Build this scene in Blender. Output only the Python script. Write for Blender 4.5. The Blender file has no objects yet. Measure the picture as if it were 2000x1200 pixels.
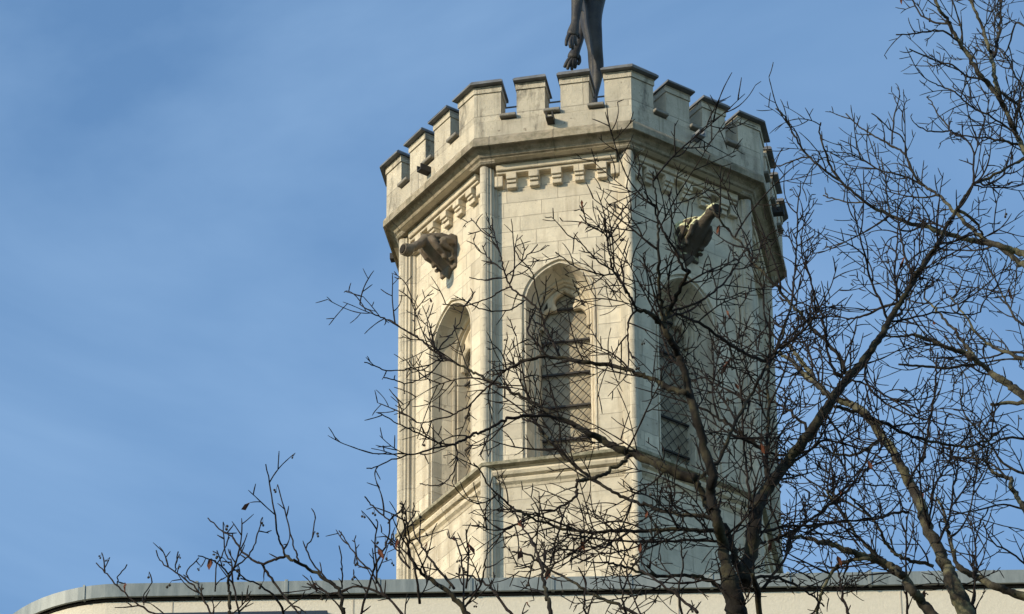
import bpy, bmesh, math, random
import numpy as np
from mathutils import Vector, Matrix
random.seed(7); rng = np.random.default_rng(11)
R = math.radians
sc = bpy.context.scene
COL = sc.collection
# ---------------------------------------------------------------- camera
FPX = 10916.5; PITCH = 0.6260; YAW = -0.0166; ROLL = -0.0064
CAM = np.array([0., 0., 1.6])
Fv = np.array([math.sin(YAW)*math.cos(PITCH), math.cos(YAW)*math.cos(PITCH), math.sin(PITCH)])
Rt = np.array([math.cos(YAW), -math.sin(YAW), 0.]); Uv = np.cross(Rt, Fv)
cr = Rt*math.cos(ROLL)+Uv*math.sin(ROLL); cu = -Rt*math.sin(ROLL)+Uv*math.cos(ROLL)
cam = bpy.data.cameras.new('camera'); cam.sensor_width = 36; cam.lens = 36*FPX/2000
cam.clip_start = .5; cam.clip_end = 6000
co = bpy.data.objects.new('camera', cam); COL.objects.link(co)
co.matrix_world = Matrix(((cr[0], cu[0], -Fv[0], CAM[0]), (cr[1], cu[1], -Fv[1], CAM[1]), (cr[2], cu[2], -Fv[2], CAM[2]), (0, 0, 0, 1)))
sc.camera = co
def ray(x, y):
    return Fv+cr*(x-1000)/FPX+cu*(600-y)/FPX
def at(x, y, Y):                      # photo pixel -> point of the world on the vertical plane y = Y
    d = ray(x, y); return CAM+d*(Y/d[1])
# ---------------------------------------------------------------- sun, sky, exposure
SAZ, SEL = R(-55.5), R(20)
S = Vector((math.sin(SAZ)*math.cos(SEL), -math.cos(SAZ)*math.cos(SEL), math.sin(SEL)))
sun = bpy.data.lights.new('sun', 'SUN'); sun.energy = 3.5; sun.angle = R(.5); sun.color = (1, .86, .64)
so = bpy.data.objects.new('sun', sun); COL.objects.link(so)
so.rotation_euler = S.to_track_quat('Z', 'Y').to_euler(); so.location = (-30, -30, 60)
W = bpy.data.worlds.new('World'); sc.world = W; W.use_nodes = True
n = W.node_tree.nodes; l = W.node_tree.links; n.clear()
out = n.new('ShaderNodeOutputWorld'); bg = n.new('ShaderNodeBackground'); bg.inputs[1].default_value = .15
sky = n.new('ShaderNodeTexSky'); sky.sky_type = 'NISHITA'; sky.sun_disc = False
sky.sun_elevation = SEL; sky.sun_rotation = math.atan2(S.x, S.y); sky.air_density = 1.0; sky.dust_density = .3; sky.ozone_density = 2.2
tc = n.new('ShaderNodeTexCoord'); mp = n.new('ShaderNodeMapping'); mp.inputs['Location'].default_value = (2.1, .7, 1.3); mp.inputs['Scale'].default_value = (5, 5, 10); mp.inputs['Rotation'].default_value = (.3, .5, .2)
ns = n.new('ShaderNodeTexNoise'); ns.inputs['Scale'].default_value = 1.1; ns.inputs['Detail'].default_value = 6; ns.inputs['Roughness'].default_value = .55; ns.inputs['Distortion'].default_value = .6
rp = n.new('ShaderNodeValToRGB'); rp.color_ramp.elements[0].position = .40; rp.color_ramp.elements[1].position = .72
rp.color_ramp.elements[0].color = (0, 0, 0, 1); rp.color_ramp.elements[1].color = (.18, .18, .18, 1)
mx = n.new('ShaderNodeMix'); mx.data_type = 'RGBA'; mx.inputs[7].default_value = (4.3, 5.9, 7.6, 1)
l.new(tc.outputs['Generated'], mp.inputs[0]); l.new(mp.outputs[0], ns.inputs[0]); l.new(ns.outputs[0], rp.inputs[0])
tn = n.new('ShaderNodeMix'); tn.data_type = 'RGBA'; tn.blend_type = 'MULTIPLY'; tn.inputs[0].default_value = 1; tn.inputs[7].default_value = (.905, 1.06, 1.115, 1)
l.new(sky.outputs[0], tn.inputs[6])
l.new(rp.outputs[0], mx.inputs[0]); l.new(tn.outputs[2], mx.inputs[6]); l.new(mx.outputs[2], bg.inputs[0]); l.new(bg.outputs[0], out.inputs[0])
sc.view_settings.view_transform = 'Standard'; sc.view_settings.look = 'None'; sc.view_settings.exposure = .48; sc.view_settings.gamma = 1

# ---------------------------------------------------------------- helpers
class MB:
    """collects faces, then links them as ONE mesh object; uv is worked out in the frame given"""
    def __init__(s): s.v = []; s.f = []; s.uv = []
    def add(s, vs, fs, fr=None, uvs=None):
        b = len(s.v)
        for p in vs: s.v.append(fr(*p) if fr else tuple(p))
        for f in fs:
            s.f.append(tuple(b+i for i in f))
            if uvs is not None: s.uv.append([uvs[i] for i in f]); continue
            P = [Vector(vs[i]) for i in f]
            nn = (P[1]-P[0]).cross(P[2]-P[0])
            a = [abs(nn.x), abs(nn.y), abs(nn.z)]; m = a.index(max(a))
            s.uv.append([(p.y+7.3, p.z) if m == 0 else (p.x, p.z) if m == 1 else (p.x, p.y+3.7) for p in P])
    def box(s, a, b, fr=None, bev=0):
        x0, y0, z0 = a; x1, y1, z1 = b
        c = bev
        if c <= 0:
            vs = [(x0,y0,z0),(x1,y0,z0),(x1,y1,z0),(x0,y1,z0),(x0,y0,z1),(x1,y0,z1),(x1,y1,z1),(x0,y1,z1)]
            s.add(vs, [(0,3,2,1),(4,5,6,7),(0,1,5,4),(1,2,6,5),(2,3,7,6),(3,0,4,7)], fr); return
        bm = bmesh.new()
        bmesh.ops.create_cube(bm, size=1, matrix=Matrix.Translation(((x0+x1)/2,(y0+y1)/2,(z0+z1)/2)) @ Matrix.Diagonal((x1-x0, y1-y0, z1-z0, 1)))
        bmesh.ops.bevel(bm, geom=bm.edges[:], offset=c, segments=1, affect='EDGES')
        bm.verts.index_update()
        s.add([tuple(v.co) for v in bm.verts], [tuple(v.index for v in f.verts) for f in bm.faces], fr); bm.free()
    def prism(s, poly, z0, z1, fr=None, scale_top=None):      # plan polygon extruded in z
        k = len(poly); tp = scale_top or poly
        vs = [(x, y, z0) for x, y in poly]+[(x, y, z1) for x, y in tp]
        fs = [tuple(reversed(range(k))), tuple(range(k, 2*k))]+[(i, (i+1) % k, k+(i+1) % k, k+i) for i in range(k)]
        s.add(vs, fs, fr)
    def tube(s, pts, rad, sides=6, cap=True):
        pts = np.asarray(pts, float); N = len(pts); b = len(s.v)
        T = np.gradient(pts, axis=0); T /= np.linalg.norm(T, axis=1)[:, None]+1e-9
        a = np.array([0, 0, 1.]) if abs(T[0][2]) < .9 else np.array([1., 0, 0])
        A = np.cross(T, a); A /= np.linalg.norm(A, axis=1)[:, None]+1e-9; B = np.cross(T, A)
        L = 0
        for i in range(N):
            if i: L += float(np.linalg.norm(pts[i]-pts[i-1]))
            for j in range(sides):
                t = 2*math.pi*j/sides
                s.v.append(tuple(pts[i]+(A[i]*math.cos(t)+B[i]*math.sin(t))*rad[i]))
        for i in range(N-1):
            for j in range(sides):
                k = (j+1) % sides
                s.f.append((b+i*sides+j, b+i*sides+k, b+(i+1)*sides+k, b+(i+1)*sides+j))
                s.uv.append([(j/sides, i), (k/sides, i), (k/sides, i+1), (j/sides, i+1)])
        if cap:
            s.f.append(tuple(b+(N-1)*sides+j for j in range(sides))); s.uv.append([(0, 0)]*sides)
            s.f.append(tuple(b+j for j in reversed(range(sides)))); s.uv.append([(0, 0)]*sides)
    def build(s, name, mat, parent=None, smooth=False, fix=True):
        me = bpy.data.meshes.new(name); me.from_pydata(s.v, [], s.f)
        u = me.uv_layers.new(name='UVMap')
        flat = [c for f in s.uv for p in f for c in p]
        u.data.foreach_set('uv', flat)
        if fix:
            bm = bmesh.new(); bm.from_mesh(me); bmesh.ops.recalc_face_normals(bm, faces=bm.faces[:]); bm.to_mesh(me); bm.free()
        if smooth: me.polygons.foreach_set('use_smooth', [True]*len(me.polygons))
        me.materials.append(mat)
        o = bpy.data.objects.new(name, me); COL.objects.link(o)
        if parent: o.parent = parent; o.matrix_parent_inverse = Matrix.Translation(parent.location).inverted()
        return o
def empty(name, loc, label, cat, group=None):
    o = bpy.data.objects.new(name, None); o.location = loc; COL.objects.link(o)
    o['label'] = label; o['category'] = cat
    if group: o['group'] = group
    return o

# ---------------------------------------------------------------- materials
class NT:
    def __init__(s, name, rough=.8, spec=.3):
        s.m = bpy.data.materials.new(name); s.m.use_nodes = True; s.n = s.m.node_tree.nodes; s.l = s.m.node_tree.links
        s.b = s.n['Principled BSDF']; s.b.inputs['Roughness'].default_value = rough; s.b.inputs['Specular IOR Level'].default_value = spec
    def node(s, t, **k):
        q = s.n.new(t)
        for a, v in k.items(): setattr(q, a, v)
        return q
    def noise(s, scale, detail=5, rough=.6, vec=None, sc3=None):
        q = s.n.new('ShaderNodeTexNoise'); q.inputs['Scale'].default_value = scale; q.inputs['Detail'].default_value = detail; q.inputs['Roughness'].default_value = rough
        if vec is None:
            t = s.n.new('ShaderNodeTexCoord'); vec = t.outputs['Object']
        if sc3:
            mp = s.n.new('ShaderNodeMapping'); mp.inputs['Scale'].default_value = sc3; s.l.new(vec, mp.inputs[0]); vec = mp.outputs[0]
        s.l.new(vec, q.inputs['Vector']); return q.outputs[0]
    def ramp(s, fac, a, b, c0=(0, 0, 0), c1=(1, 1, 1)):
        q = s.n.new('ShaderNodeValToRGB'); e = q.color_ramp.elements; e[0].position = a; e[1].position = b
        e[0].color = (*c0, 1); e[1].color = (*c1, 1); s.l.new(fac, q.inputs[0]); return q.outputs[0]
    def mix(s, fac, a, b, mode='MIX'):
        q = s.n.new('ShaderNodeMix'); q.data_type = 'RGBA'; q.blend_type = mode
        for i, v in ((0, fac), (6, a), (7, b)):
            if hasattr(v, 'links'): s.l.new(v, q.inputs[i])
            else: q.inputs[i].default_value = v if i == 0 else (*v, 1)
        return q.outputs[2]
    def bump(s, h, strength, dist):
        q = s.n.new('ShaderNodeBump'); q.inputs['Strength'].default_value = strength; q.inputs['Distance'].default_value = dist
        s.l.new(h, q.inputs['Height']); s.l.new(q.outputs[0], s.b.inputs['Normal']); return q
    def col(s, c):
        if hasattr(c, 'links'): s.l.new(c, s.b.inputs['Base Color'])
        else: s.b.inputs['Base Color'].default_value = (*c, 1)
def lichened(name):  # lichen tone plus painted light: upward faces pale as sunlit, the rest dark as shaded
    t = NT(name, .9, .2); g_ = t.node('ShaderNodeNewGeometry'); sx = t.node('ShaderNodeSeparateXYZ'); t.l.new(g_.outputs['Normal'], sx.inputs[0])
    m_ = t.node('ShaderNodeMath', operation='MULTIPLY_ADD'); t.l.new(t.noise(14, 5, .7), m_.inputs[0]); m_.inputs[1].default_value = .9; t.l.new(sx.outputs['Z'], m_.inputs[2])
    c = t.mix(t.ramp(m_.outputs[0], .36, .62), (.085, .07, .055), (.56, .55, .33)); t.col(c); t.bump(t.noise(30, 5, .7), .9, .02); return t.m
def stone(name, base, joints=True, dirt=.5, moss=0., pit=.4, dirtcol=(.20, .16, .11), bw=.46, rh=.215, ms=.0045, bd=.010):
    t = NT(name, .88, .2)
    big = t.noise(1.3, 6, .6); med = t.noise(6, 6, .65); fine = t.noise(55, 4, .7)
    streak = t.noise(1, 5, .6, sc3=(7, 7, .7))
    c = t.mix(t.ramp(med, .35, .7), tuple(x*.86 for x in base), tuple(min(1, x*1.08) for x in base))
    if joints:
        uv = t.node('ShaderNodeTexCoord'); br = t.node('ShaderNodeTexBrick'); br.offset = .43; br.squash = 1.35; br.squash_frequency = 3
        dv = t.node('ShaderNodeMapping'); t.l.new(uv.outputs['UV'], dv.inputs[0])
        wob = t.node('ShaderNodeVectorMath', operation='ADD'); nz = t.node('ShaderNodeTexNoise'); nz.inputs['Scale'].default_value = 9
        sc_ = t.node('ShaderNodeVectorMath', operation='SCALE'); sc_.inputs['Scale'].default_value = .012
        t.l.new(uv.outputs['UV'], nz.inputs['Vector']); t.l.new(nz.outputs['Color'], sc_.inputs[0]); t.l.new(dv.outputs[0], wob.inputs[0]); t.l.new(sc_.outputs[0], wob.inputs[1])
        t.l.new(wob.outputs[0], br.inputs['Vector'])
        br.inputs['Scale'].default_value = 1; br.inputs['Brick Width'].default_value = bw; br.inputs['Row Height'].default_value = rh
        br.inputs['Mortar Size'].default_value = ms; br.inputs['Mortar Smooth'].default_value = .5
        br.inputs['Color1'].default_value = (.66, .64, .60, 1); br.inputs['Color2'].default_value = (1.1, 1.07, 1.0, 1); br.inputs['Mortar'].default_value = (.5, .46, .42, 1)
        c = t.mix(.55, c, br.outputs['Color'], 'MULTIPLY')
        # joints partly filled, so they fade in and out
        jm = t.mix(t.ramp(big, .45, .6), (0, 0, 0), br.outputs['Fac'])
        c = t.mix(jm, c, tuple(x*.62 for x in base))
    c = t.mix(t.ramp(streak, .52, .78, (0, 0, 0), (dirt,)*3), c, dirtcol)
    c = t.mix(t.ramp(big, .5, .75, (0, 0, 0), (dirt*.35,)*3), c, (.30, .28, .24))
    sp = t.noise(16, 3, .5); c = t.mix(t.ramp(sp, .68, .74, (0, 0, 0), (pit,)*3), c, (.16, .13, .10))
    if bw == .95:
        al = t.noise(1, 5, .7, sc3=(3.2, 3.2, 1.1)); c = t.mix(t.ramp(al, .56, .68, (0, 0, 0), (.75,)*3), c, (.07, .065, .055))
    if moss:
        mo = t.noise(9, 5, .7); c = t.mix(t.ramp(mo, .42, .62, (0, 0, 0), (moss,)*3), c, (.085, .085, .045))
    t.col(c)
    add = t.node('ShaderNodeMath', operation='ADD'); t.l.new(fine, add.inputs[0]); t.l.new(med, add.inputs[1])
    if joints:
        sb = t.node('ShaderNodeMath', operation='SUBTRACT'); t.l.new(add.outputs[0], sb.inputs[0]); t.l.new(br.outputs['Fac'], sb.inputs[1]); t.bump(sb.outputs[0], .9, bd)
    else: t.bump(add.outputs[0], .8, .010)
    return t.m
BASE = (.64, .57, .445)
M = {}
M['wall'] = stone('limestone_ashlar', BASE, True, .7, 0, .6, (.27, .21, .14))
M['shaft'] = stone('greyed_weathered_shaft', (.56, .50, .39), True, .7, 0, .5, (.20, .17, .13), .8, .43, .006)  # dirt, plus greyer stone that paints in the shadow strip of the jambs
M['trim'] = stone('limestone_trim', (.63, .55, .42), True, .6, 0, .4, (.2, .16, .11), .5, .6, .006, .010)
M['parapet'] = stone('limestone_parapet', (.57, .51, .40), True, .9, 0, .7, (.17, .145, .11), .95, .41, .006, .018)
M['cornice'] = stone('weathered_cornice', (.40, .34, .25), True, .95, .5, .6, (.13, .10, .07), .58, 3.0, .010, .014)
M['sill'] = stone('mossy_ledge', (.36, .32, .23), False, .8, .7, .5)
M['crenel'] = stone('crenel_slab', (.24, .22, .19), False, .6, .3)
M['garg'] = stone('gargoyle_stone', (.16, .125, .095), False, .8, .4, .8, (.04, .032, .025))
M['garg2'] = lichened('sunlit_top_lichen_stone')
t = NT('lead_cap', .55, .5); t.col(t.mix(t.ramp(t.noise(8), .4, .7), (.10, .10, .10), (.17, .175, .18))); M['lead'] = t.m
t = NT('dark_iron', .6, .3); t.col((.03, .026, .022)); M['iron'] = t.m
t = NT('grey_rod', .5, .5); t.col((.16, .17, .18)); M['rod'] = t.m
t = NT('bronze', .6, .35); t.b.inputs['Metallic'].default_value = .15
t.col(t.mix(t.ramp(t.noise(5), .4, .7), (.028, .027, .028), (.055, .05, .042))); t.bump(t.noise(12, 4), .8, .02); M['bronze'] = t.m
t = NT('window_glass', .45, .2); t.col(t.mix(t.ramp(t.noise(3), .35, .7), (.20, .165, .115), (.40, .35, .25))); t.bump(t.noise(7), .25, .01); M['glass'] = t.m
t = NT('zinc', .5, .5); t.b.inputs['Metallic'].default_value = .1
t.col(t.mix(t.ramp(t.noise(5, 6, .65, sc3=(3, 1, .6)), .35, .7), (.145, .165, .158), (.25, .27, .255))); M['zinc'] = t.m
t = NT('painted_shadow', .9, .1); t.col((.03, .025, .02)); M['painted_shade'] = t.m  # near-black colour standing in for shade in gaps, piercings and mouths
t = NT('beige_render', .92, .15)
t.col(t.mix(t.ramp(t.noise(28, 6, .75), .3, .7), (.55, .50, .40), (.63, .57, .46))); t.bump(t.noise(60, 4, .7), .7, .006); M['render'] = t.m
t = NT('joint_filler', .9, .15); t.col((.36, .32, .26)); M['render2'] = t.m
t = NT('window_dark', .15, .6); t.col((.03, .035, .04)); M['pane'] = t.m
def bark(name, dark, light, lich, amt):
    t = NT(name, .9, .15)
    a = t.noise(18, 6, .7, sc3=(1, 1, .5)); c = t.mix(t.ramp(a, .35, .7), dark, light)
    b_ = t.noise(7, 5, .65); c = t.mix(t.ramp(b_, .47, .6, (0, 0, 0), (amt,)*3), c, lich)
    t.col(c); t.bump(a, .9, .012); return t.m
M['bark'] = bark('dark_bark', (.007, .006, .005), (.022, .018, .014), (.10, .09, .045), .3)
M['bark2'] = bark('lichened_bark', (.016, .013, .010), (.055, .048, .036), (.19, .18, .10), .5)
M['twig'] = bark('twig_bark', (.008, .006, .0055), (.024, .017, .014), (.04, .032, .022), .3)
M['twig2'] = bark('pale_twig_bark', (.012, .010, .009), (.038, .032, .025), (.08, .07, .045), .35)
t = NT('dry_leaf', .8, .2); t.col(t.mix(t.ramp(t.noise(20), .4, .6), (.055, .016, .009), (.11, .038, .018))); M['leaf'] = t.m
t = NT('seed_pod', .8, .2); t.col((.035, .028, .02)); M['pod'] = t.m
t = NT('lawn_and_paving', .95, .1); t.col(t.mix(t.ramp(t.noise(.3), .45, .55), (.05, .06, .03), (.10, .10, .09))); M['ground'] = t.m

# ---------------------------------------------------------------- ground
g = MB(); g.add([(-2500, -2500, 0), (2500, -2500, 0), (2500, 2500, 0), (-2500, 2500, 0)], [(0, 1, 2, 3)])
o = g.build('ground', M['ground'], fix=False); o['kind'] = 'structure'

# ---------------------------------------------------------------- the octagonal tower
TX, TY = 0.0, 55.53
TH = R(13.158)
R0 = 2.352; AP = math.cos(math.pi/8)
tower = empty('castle_tower', (TX, TY, 0), 'pale cream octagonal stone tower with battlements and tall arched windows', 'tower')
def face_frame(k, Rv=R0):
    nz = TH+math.pi/8+k*math.pi/4; ox, oy = math.sin(nz), -math.cos(nz); rx, ry = math.cos(nz), math.sin(nz); a = Rv*AP
    return lambda u, v, z: (TX+rx*u+ox*(a+v), TY+ry*u+oy*(a+v), z)
def ring(mb, prof, smooth=False, sub=6):
    """octagonal ring swept through (R, z) profile"""
    for k in range(8):
        fr = face_frame(k, 0)
        vs = []; uvs = []; L = 0
        for i, (Rr, z) in enumerate(prof):
            if i: L += math.hypot(Rr-prof[i-1][0], z-prof[i-1][1])
            h = Rr*math.sin(math.pi/8)
            for j in range(sub+1):
                u = -h+2*h*j/sub
                vs.append((u, Rr*AP, z)); uvs.append((u+k*2.3, L))
        m = sub+1; fs = []
        for i in range(len(prof)-1):
            for j in range(sub): fs.append((i*m+j, i*m+j+1, (i+1)*m+j+1, (i+1)*m+j))
        mb.add(vs, fs, fr, uvs)
HS = R0*math.sin(math.pi/8)          # .900
PW, PD = .732, -.15                  # panel half width, recess
ZT = 42.42; ZS = 38.078; ZSPR = 40.42
WH, WR = .455, .61                  # window half width, arch radius
def arch_pts(t, zb, n=14):
    """outline of the window at inset t: up the left, over the arch, down the right"""
    w = WH-t; r = WR-t; c = WR-WH
    a_end = math.acos(c/r) if r > c else 0
    P = [(-w, zb)]
    for i in range(1, 4): P.append((-w, zb+(ZSPR-zb)*i/4))
    for i in range(n+1):
        a = math.pi-(math.pi-(math.pi-a_end))*i/n
        P.append((c+r*math.cos(a), ZSPR+r*math.sin(a)))
    Q = [(-x, z) for x, z in reversed(P[:-1])]
    return P+Q
jprof = [(PW, PD), (PW+.008, -.125), (PW+.03, -.118), (PW+.038, -.10), (PW+.034, -.075), (PW+.06, -.07), (PW+.063, -.045), (PW+.088, -.04), (PW+.10, -.018), (PW+.118, -.014), (PW+.125, -.035), (PW+.15, -.05)]
for k in (-3, -2, -1, 0, 1, 2, 3, 4):
    fr = face_frame(k); vis = k in (-2, -1, 0, 1)
    w = MB(); zb = ZS-.02
    A = arch_pts(0, zb)
    # panel with the window opening cut out of it
    n0 = len(A)//2
    vs = [(x, PD, z) for x, z in A]; fs = []
    def edge(x, z):                                   # matching outer point
        return (x, z)
    outer = []
    for i, (x, z) in enumerate(A):
        if i <= 4: outer.append((-PW, z))
        elif i >= len(A)-5: outer.append((PW, z))
        else:
            f_ = (i-4)/(len(A)-9)
            # run up the left side, along the top, down the right
            per = (ZT-ZSPR)*2+2*PW; s_ = f_*per
            if s_ < ZT-ZSPR: outer.append((-PW, ZSPR+s_))
            elif s_ < ZT-ZSPR+2*PW: outer.append((-PW+s_-(ZT-ZSPR), ZT))
            else: outer.append((PW, ZSPR+per-s_))
    # snap two points to the corners
    iL = min(range(len(outer)), key=lambda i: math.hypot(outer[i][0]+PW, outer[i][1]-ZT)); outer[iL] = (-PW, ZT)
    iR = min(range(len(outer)), key=lambda i: math.hypot(outer[i][0]-PW, outer[i][1]-ZT)); outer[iR] = (PW, ZT)
    vs += [(x, PD, z) for x, z in outer]; m = len(A)
    for i in range(m-1): fs.append((i, i+1, m+i+1, m+i))
    w.add(vs, fs, fr)
    w.add([(-PW, PD, 0), (PW, PD, 0), (PW, PD, zb), (-PW, PD, zb)], [(0, 1, 2, 3)], fr)
    w.add([(-PW, PD, ZT), (PW, PD, ZT), (PW, .1, ZT), (-PW, .1, ZT)], [(0, 1, 2, 3)], fr)
    w.build('wall', M['wall'], tower)
    jm = MB()
    for sg in (-1, 1):
        vs = []; uvs = []; Z = [0, 30, 36]+[38+.55*i for i in range(9)]
        L = [0]
        for i in range(1, len(jprof)): L.append(L[-1]+math.dist(jprof[i], jprof[i-1]))
        for z in Z:
            for i, (u, v) in enumerate(jprof): vs.append((sg*u, v, z)); uvs.append((.3+sg*L[i], z))
        q = len(jprof); fs = [(a*q+i, a*q+i+1, (a+1)*q+i+1, (a+1)*q+i) for a in range(len(Z)-1) for i in range(q-1)]
        jm.add(vs, fs, fr, uvs)
    jm.build('jamb_moulding', M['shaft'], tower)
    # corbel table under the cornice
    cb = MB(); cb.box((-PW, PD-.02, 42.33), (PW, -.015, ZT-.002), fr, .008); cb.box((-PW, PD-.02, 42.295), (PW, -.05, 42.328), fr, .006)
    cb.box((-PW-.03, PD-.02, 42.13), (-PW+.075, -.075, 42.29), fr, .008); cb.box((PW-.075, PD-.02, 42.13), (PW+.03, -.075, 42.29), fr, .008)
    cb.build('corbel_table', M['trim'], tower)
    for u in (-.55, -.275, 0, .275, .55):
        c = MB(); c.box((u-.062, PD-.02, 42.205), (u+.062, -.035, 42.293), fr, .004)
        c.box((u-.055, PD-.02, 42.165), (u+.055, -.06, 42.203), fr, .003)
        c.box((u-.058, PD-.02, 42.10), (u+.058, -.085, 42.163), fr, .005)
        c.build('corbel', M['trim'], tower)
    # mouldings of the string course inside the panel
    sm = MB(); prof = [(-.15, ZS+.05), (-.03, ZS-.015), (-.03, ZS-.05), (-.065, ZS-.068), (-.045, ZS-.085), (-.035, ZS-.115), (-.055, ZS-.15), (-.10, ZS-.165), (-.085, ZS-.19), (-.095, ZS-.225), (-.13, ZS-.25), (-.15, ZS-.29)]
    vs = []; uvs = []
    for i, (v, z) in enumerate(prof):
        for u in np.linspace(-PW-.06, PW+.06, 7): vs.append((u, v, z)); uvs.append((u, z))
    sm.add(vs, [(i*7+j, i*7+j+1, (i+1)*7+j+1, (i+1)*7+j) for i in range(len(prof)-1) for j in range(6)], fr, uvs)
    sm.build('sill_moulding', M['trim'], tower)
    # --- window
    we = bpy.data.objects.new('window', None); COL.objects.link(we); we.parent = tower
    we.location = Vector(fr(0, PD, ZS))-tower.location
    bpy.context.view_layer.update()
    def part(mb, name, mat, smooth=False):
        o = mb.build(name, mat, None, smooth); o.parent = we
        o.matrix_parent_inverse = (Matrix.Translation(tower.location) @ Matrix.Translation(we.location)).inverted(); return o
    sp = MB(); pr = [(0, 0), (.006, .03), (.026, .034), (.030, .016), (.046, .016), (.05, .05), (.058, .15), (.09, .24), (.10, .27), (.118, .262), (.13, .285), (.128, .32), (.145, .325), (.165, .45)]
    vs = []; uvs = []
    m = len(arch_pts(0, zb))
    for t_, d_ in pr:
        L = 0; P = arch_pts(t_, zb)
        for i, (x, z) in enumerate(P):
            if i: L += math.dist(P[i], P[i-1])
            vs.append((x, PD-d_, z)); uvs.append((d_*1.2, L))
    sp.add(vs, [(a*m+i, a*m+i+1, (a+1)*m+i+1, (a+1)*m+i) for a in range(len(pr)-1) for i in range(m-1)], fr, uvs)
    sp.add([(-WH, PD, zb), (WH, PD, zb), (WH-.16, PD-.46, zb+.10), (-WH+.16, PD-.46, zb+.10)], [(0, 1, 2, 3)], fr)
    part(sp, 'window_surround', M['wall'])
    gl = MB(); P = arch_pts(.16, zb)
    gl.add([(x, PD-.445, z) for x, z in P], [tuple(range(len(P)))], fr); part(gl, 'glass', M['glass'])
    # cusped tracery head
    tr = MB(); outp = [p for p in arch_pts(.158, zb) if p[1] >= ZSPR-.45]
    outp = [(-(WH-.158), ZSPR-.16)]+[p for p in arch_pts(.158, zb, 14) if p[1] >= ZSPR-.01]+[(WH-.158, ZSPR-.16)]
    inn = [(-.262, -.16)]
    for a in np.linspace(math.pi, math.pi*.36, 8): inn.append((-.155+.107*math.cos(a), -.02+.13*math.sin(a)))
    for a in np.linspace(math.pi*1.22, math.pi*.5, 9): inn.append((.122*math.cos(a), .225+.122*math.sin(a)))
    inn = inn[:-1]+[(0, .372)]; inn += [(-x, z) for x, z in reversed(inn[:-1])]
    inn = [(x, z+ZSPR) for x, z in inn]
    def resamp(P, k):
        P = np.array(P); d = np.r_[0, np.cumsum(np.linalg.norm(np.diff(P, axis=0), axis=1))]; s_ = np.linspace(0, d[-1], k)
        return np.c_[np.interp(s_, d, P[:, 0]), np.interp(s_, d, P[:, 1])]
    a_, b_ = resamp(outp, 57), resamp(inn, 57); c_ = a_*.35+b_*.65
    rows = [(a_, -.36), (c_, -.35), (b_, -.375), (b_, -.43)]
    vs = [(x, PD+d, z) for P, d in rows for x, z in P]
    tr.add(vs, [(r*57+i, r*57+i+1, (r+1)*57+i+1, (r+1)*57+i) for r in range(3) for i in range(56)], fr)
    part(tr, 'tracery', M['trim'])
    for sg in (-1, 1):
        hm = MB()
        tri = [(sg*.20, ZSPR+.135), (sg*.255, ZSPR+.10), (sg*.205, ZSPR+.215)]
        hm.add([(x, PD-.352, z) for x, z in tri]+[(x, PD-.344, z) for x, z in tri], [(0, 1, 2), (3, 4, 5), (0, 1, 4, 3), (1, 2, 5, 4), (2, 0, 3, 5)], fr)
        part(hm, 'spandrel_shade_patch', M['painted_shade'])  # raised dark triangle painting the shade of a pierced opening
    for z in [ZS+.12+.47*i for i in range(6)]:
        b = MB(); b.box((-.29, PD-.425, z), (.29, PD-.40, z+.024), fr); part(b, 'saddle_bar', M['iron'])
    la = MB()
    x0, x1, z0, z1 = -.283, .283, ZS+.1, ZSPR+.28
    for sg in (-1, 1):
        c = -6
        while c < 6:
            # line z = z0 + sg*1.25*(x) + c
            p = []
            xs = np.linspace(x0, x1, 60); zz = z0+sg*1.25*xs+c
            ok = (zz > z0) & (zz < np.where(np.abs(xs) < .12, z1, ZSPR+.05))
            if ok.sum() > 3:
                xa, xb = xs[ok][0], xs[ok][-1]; za, zb2 = zz[ok][0], zz[ok][-1]
                la.tube([fr(xa, PD-.415+.006*sg, za), fr(xb, PD-.415+.006*sg, zb2)], [.0045, .0045], 4)
            c += .165
    part(la, 'lattice', M['iron'])
# corner shafts
for k in range(8):
    a = TH+k*math.pi/4; rr = R0-.05
    m_ = MB(); Z = [0, 20, 33]+[33.5+.43*i for i in range(21)]
    Z = [z for z in Z if z < 42.40]+[42.40]
    m_.tube([(TX+rr*math.sin(a), TY-rr*math.cos(a), z) for z in Z], [.051*(1+.012*math.sin(i*2.1)) for i in range(len(Z))], 12)
    m_.build('corner_shaft', M['shaft'], tower, True)
# string course slab, cornice, parapet
m_ = MB(); ring(m_, [(R0-.16, ZS+.02), (R0-.02, ZS+.012), (R0+.025, ZS-.004), (R0+.022, ZS-.045), (R0-.03, ZS-.055), (R0-.16, ZS-.05)]); m_.build('string_course', M['sill'], tower)
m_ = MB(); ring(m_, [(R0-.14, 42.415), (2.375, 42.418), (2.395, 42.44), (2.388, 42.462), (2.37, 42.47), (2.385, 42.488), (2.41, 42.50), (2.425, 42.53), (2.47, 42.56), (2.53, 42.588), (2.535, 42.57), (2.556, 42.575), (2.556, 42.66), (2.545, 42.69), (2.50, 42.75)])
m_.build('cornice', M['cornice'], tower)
RP = 2.515; TK = .30; rr_ = random.Random(3)
m_ = MB(); ring(m_, [(RP-.02, 42.72), (RP, 42.73), (RP, 42.955), (RP-TK/AP, 42.955), (RP-TK/AP, 42.60), (.0, 42.60)]); m_.build('parapet', M['parapet'], tower)
side = 2*RP*math.sin(math.pi/8); hp = side/2; gap = .1*side
def merlon(prism_polys, z):
    pass
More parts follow.
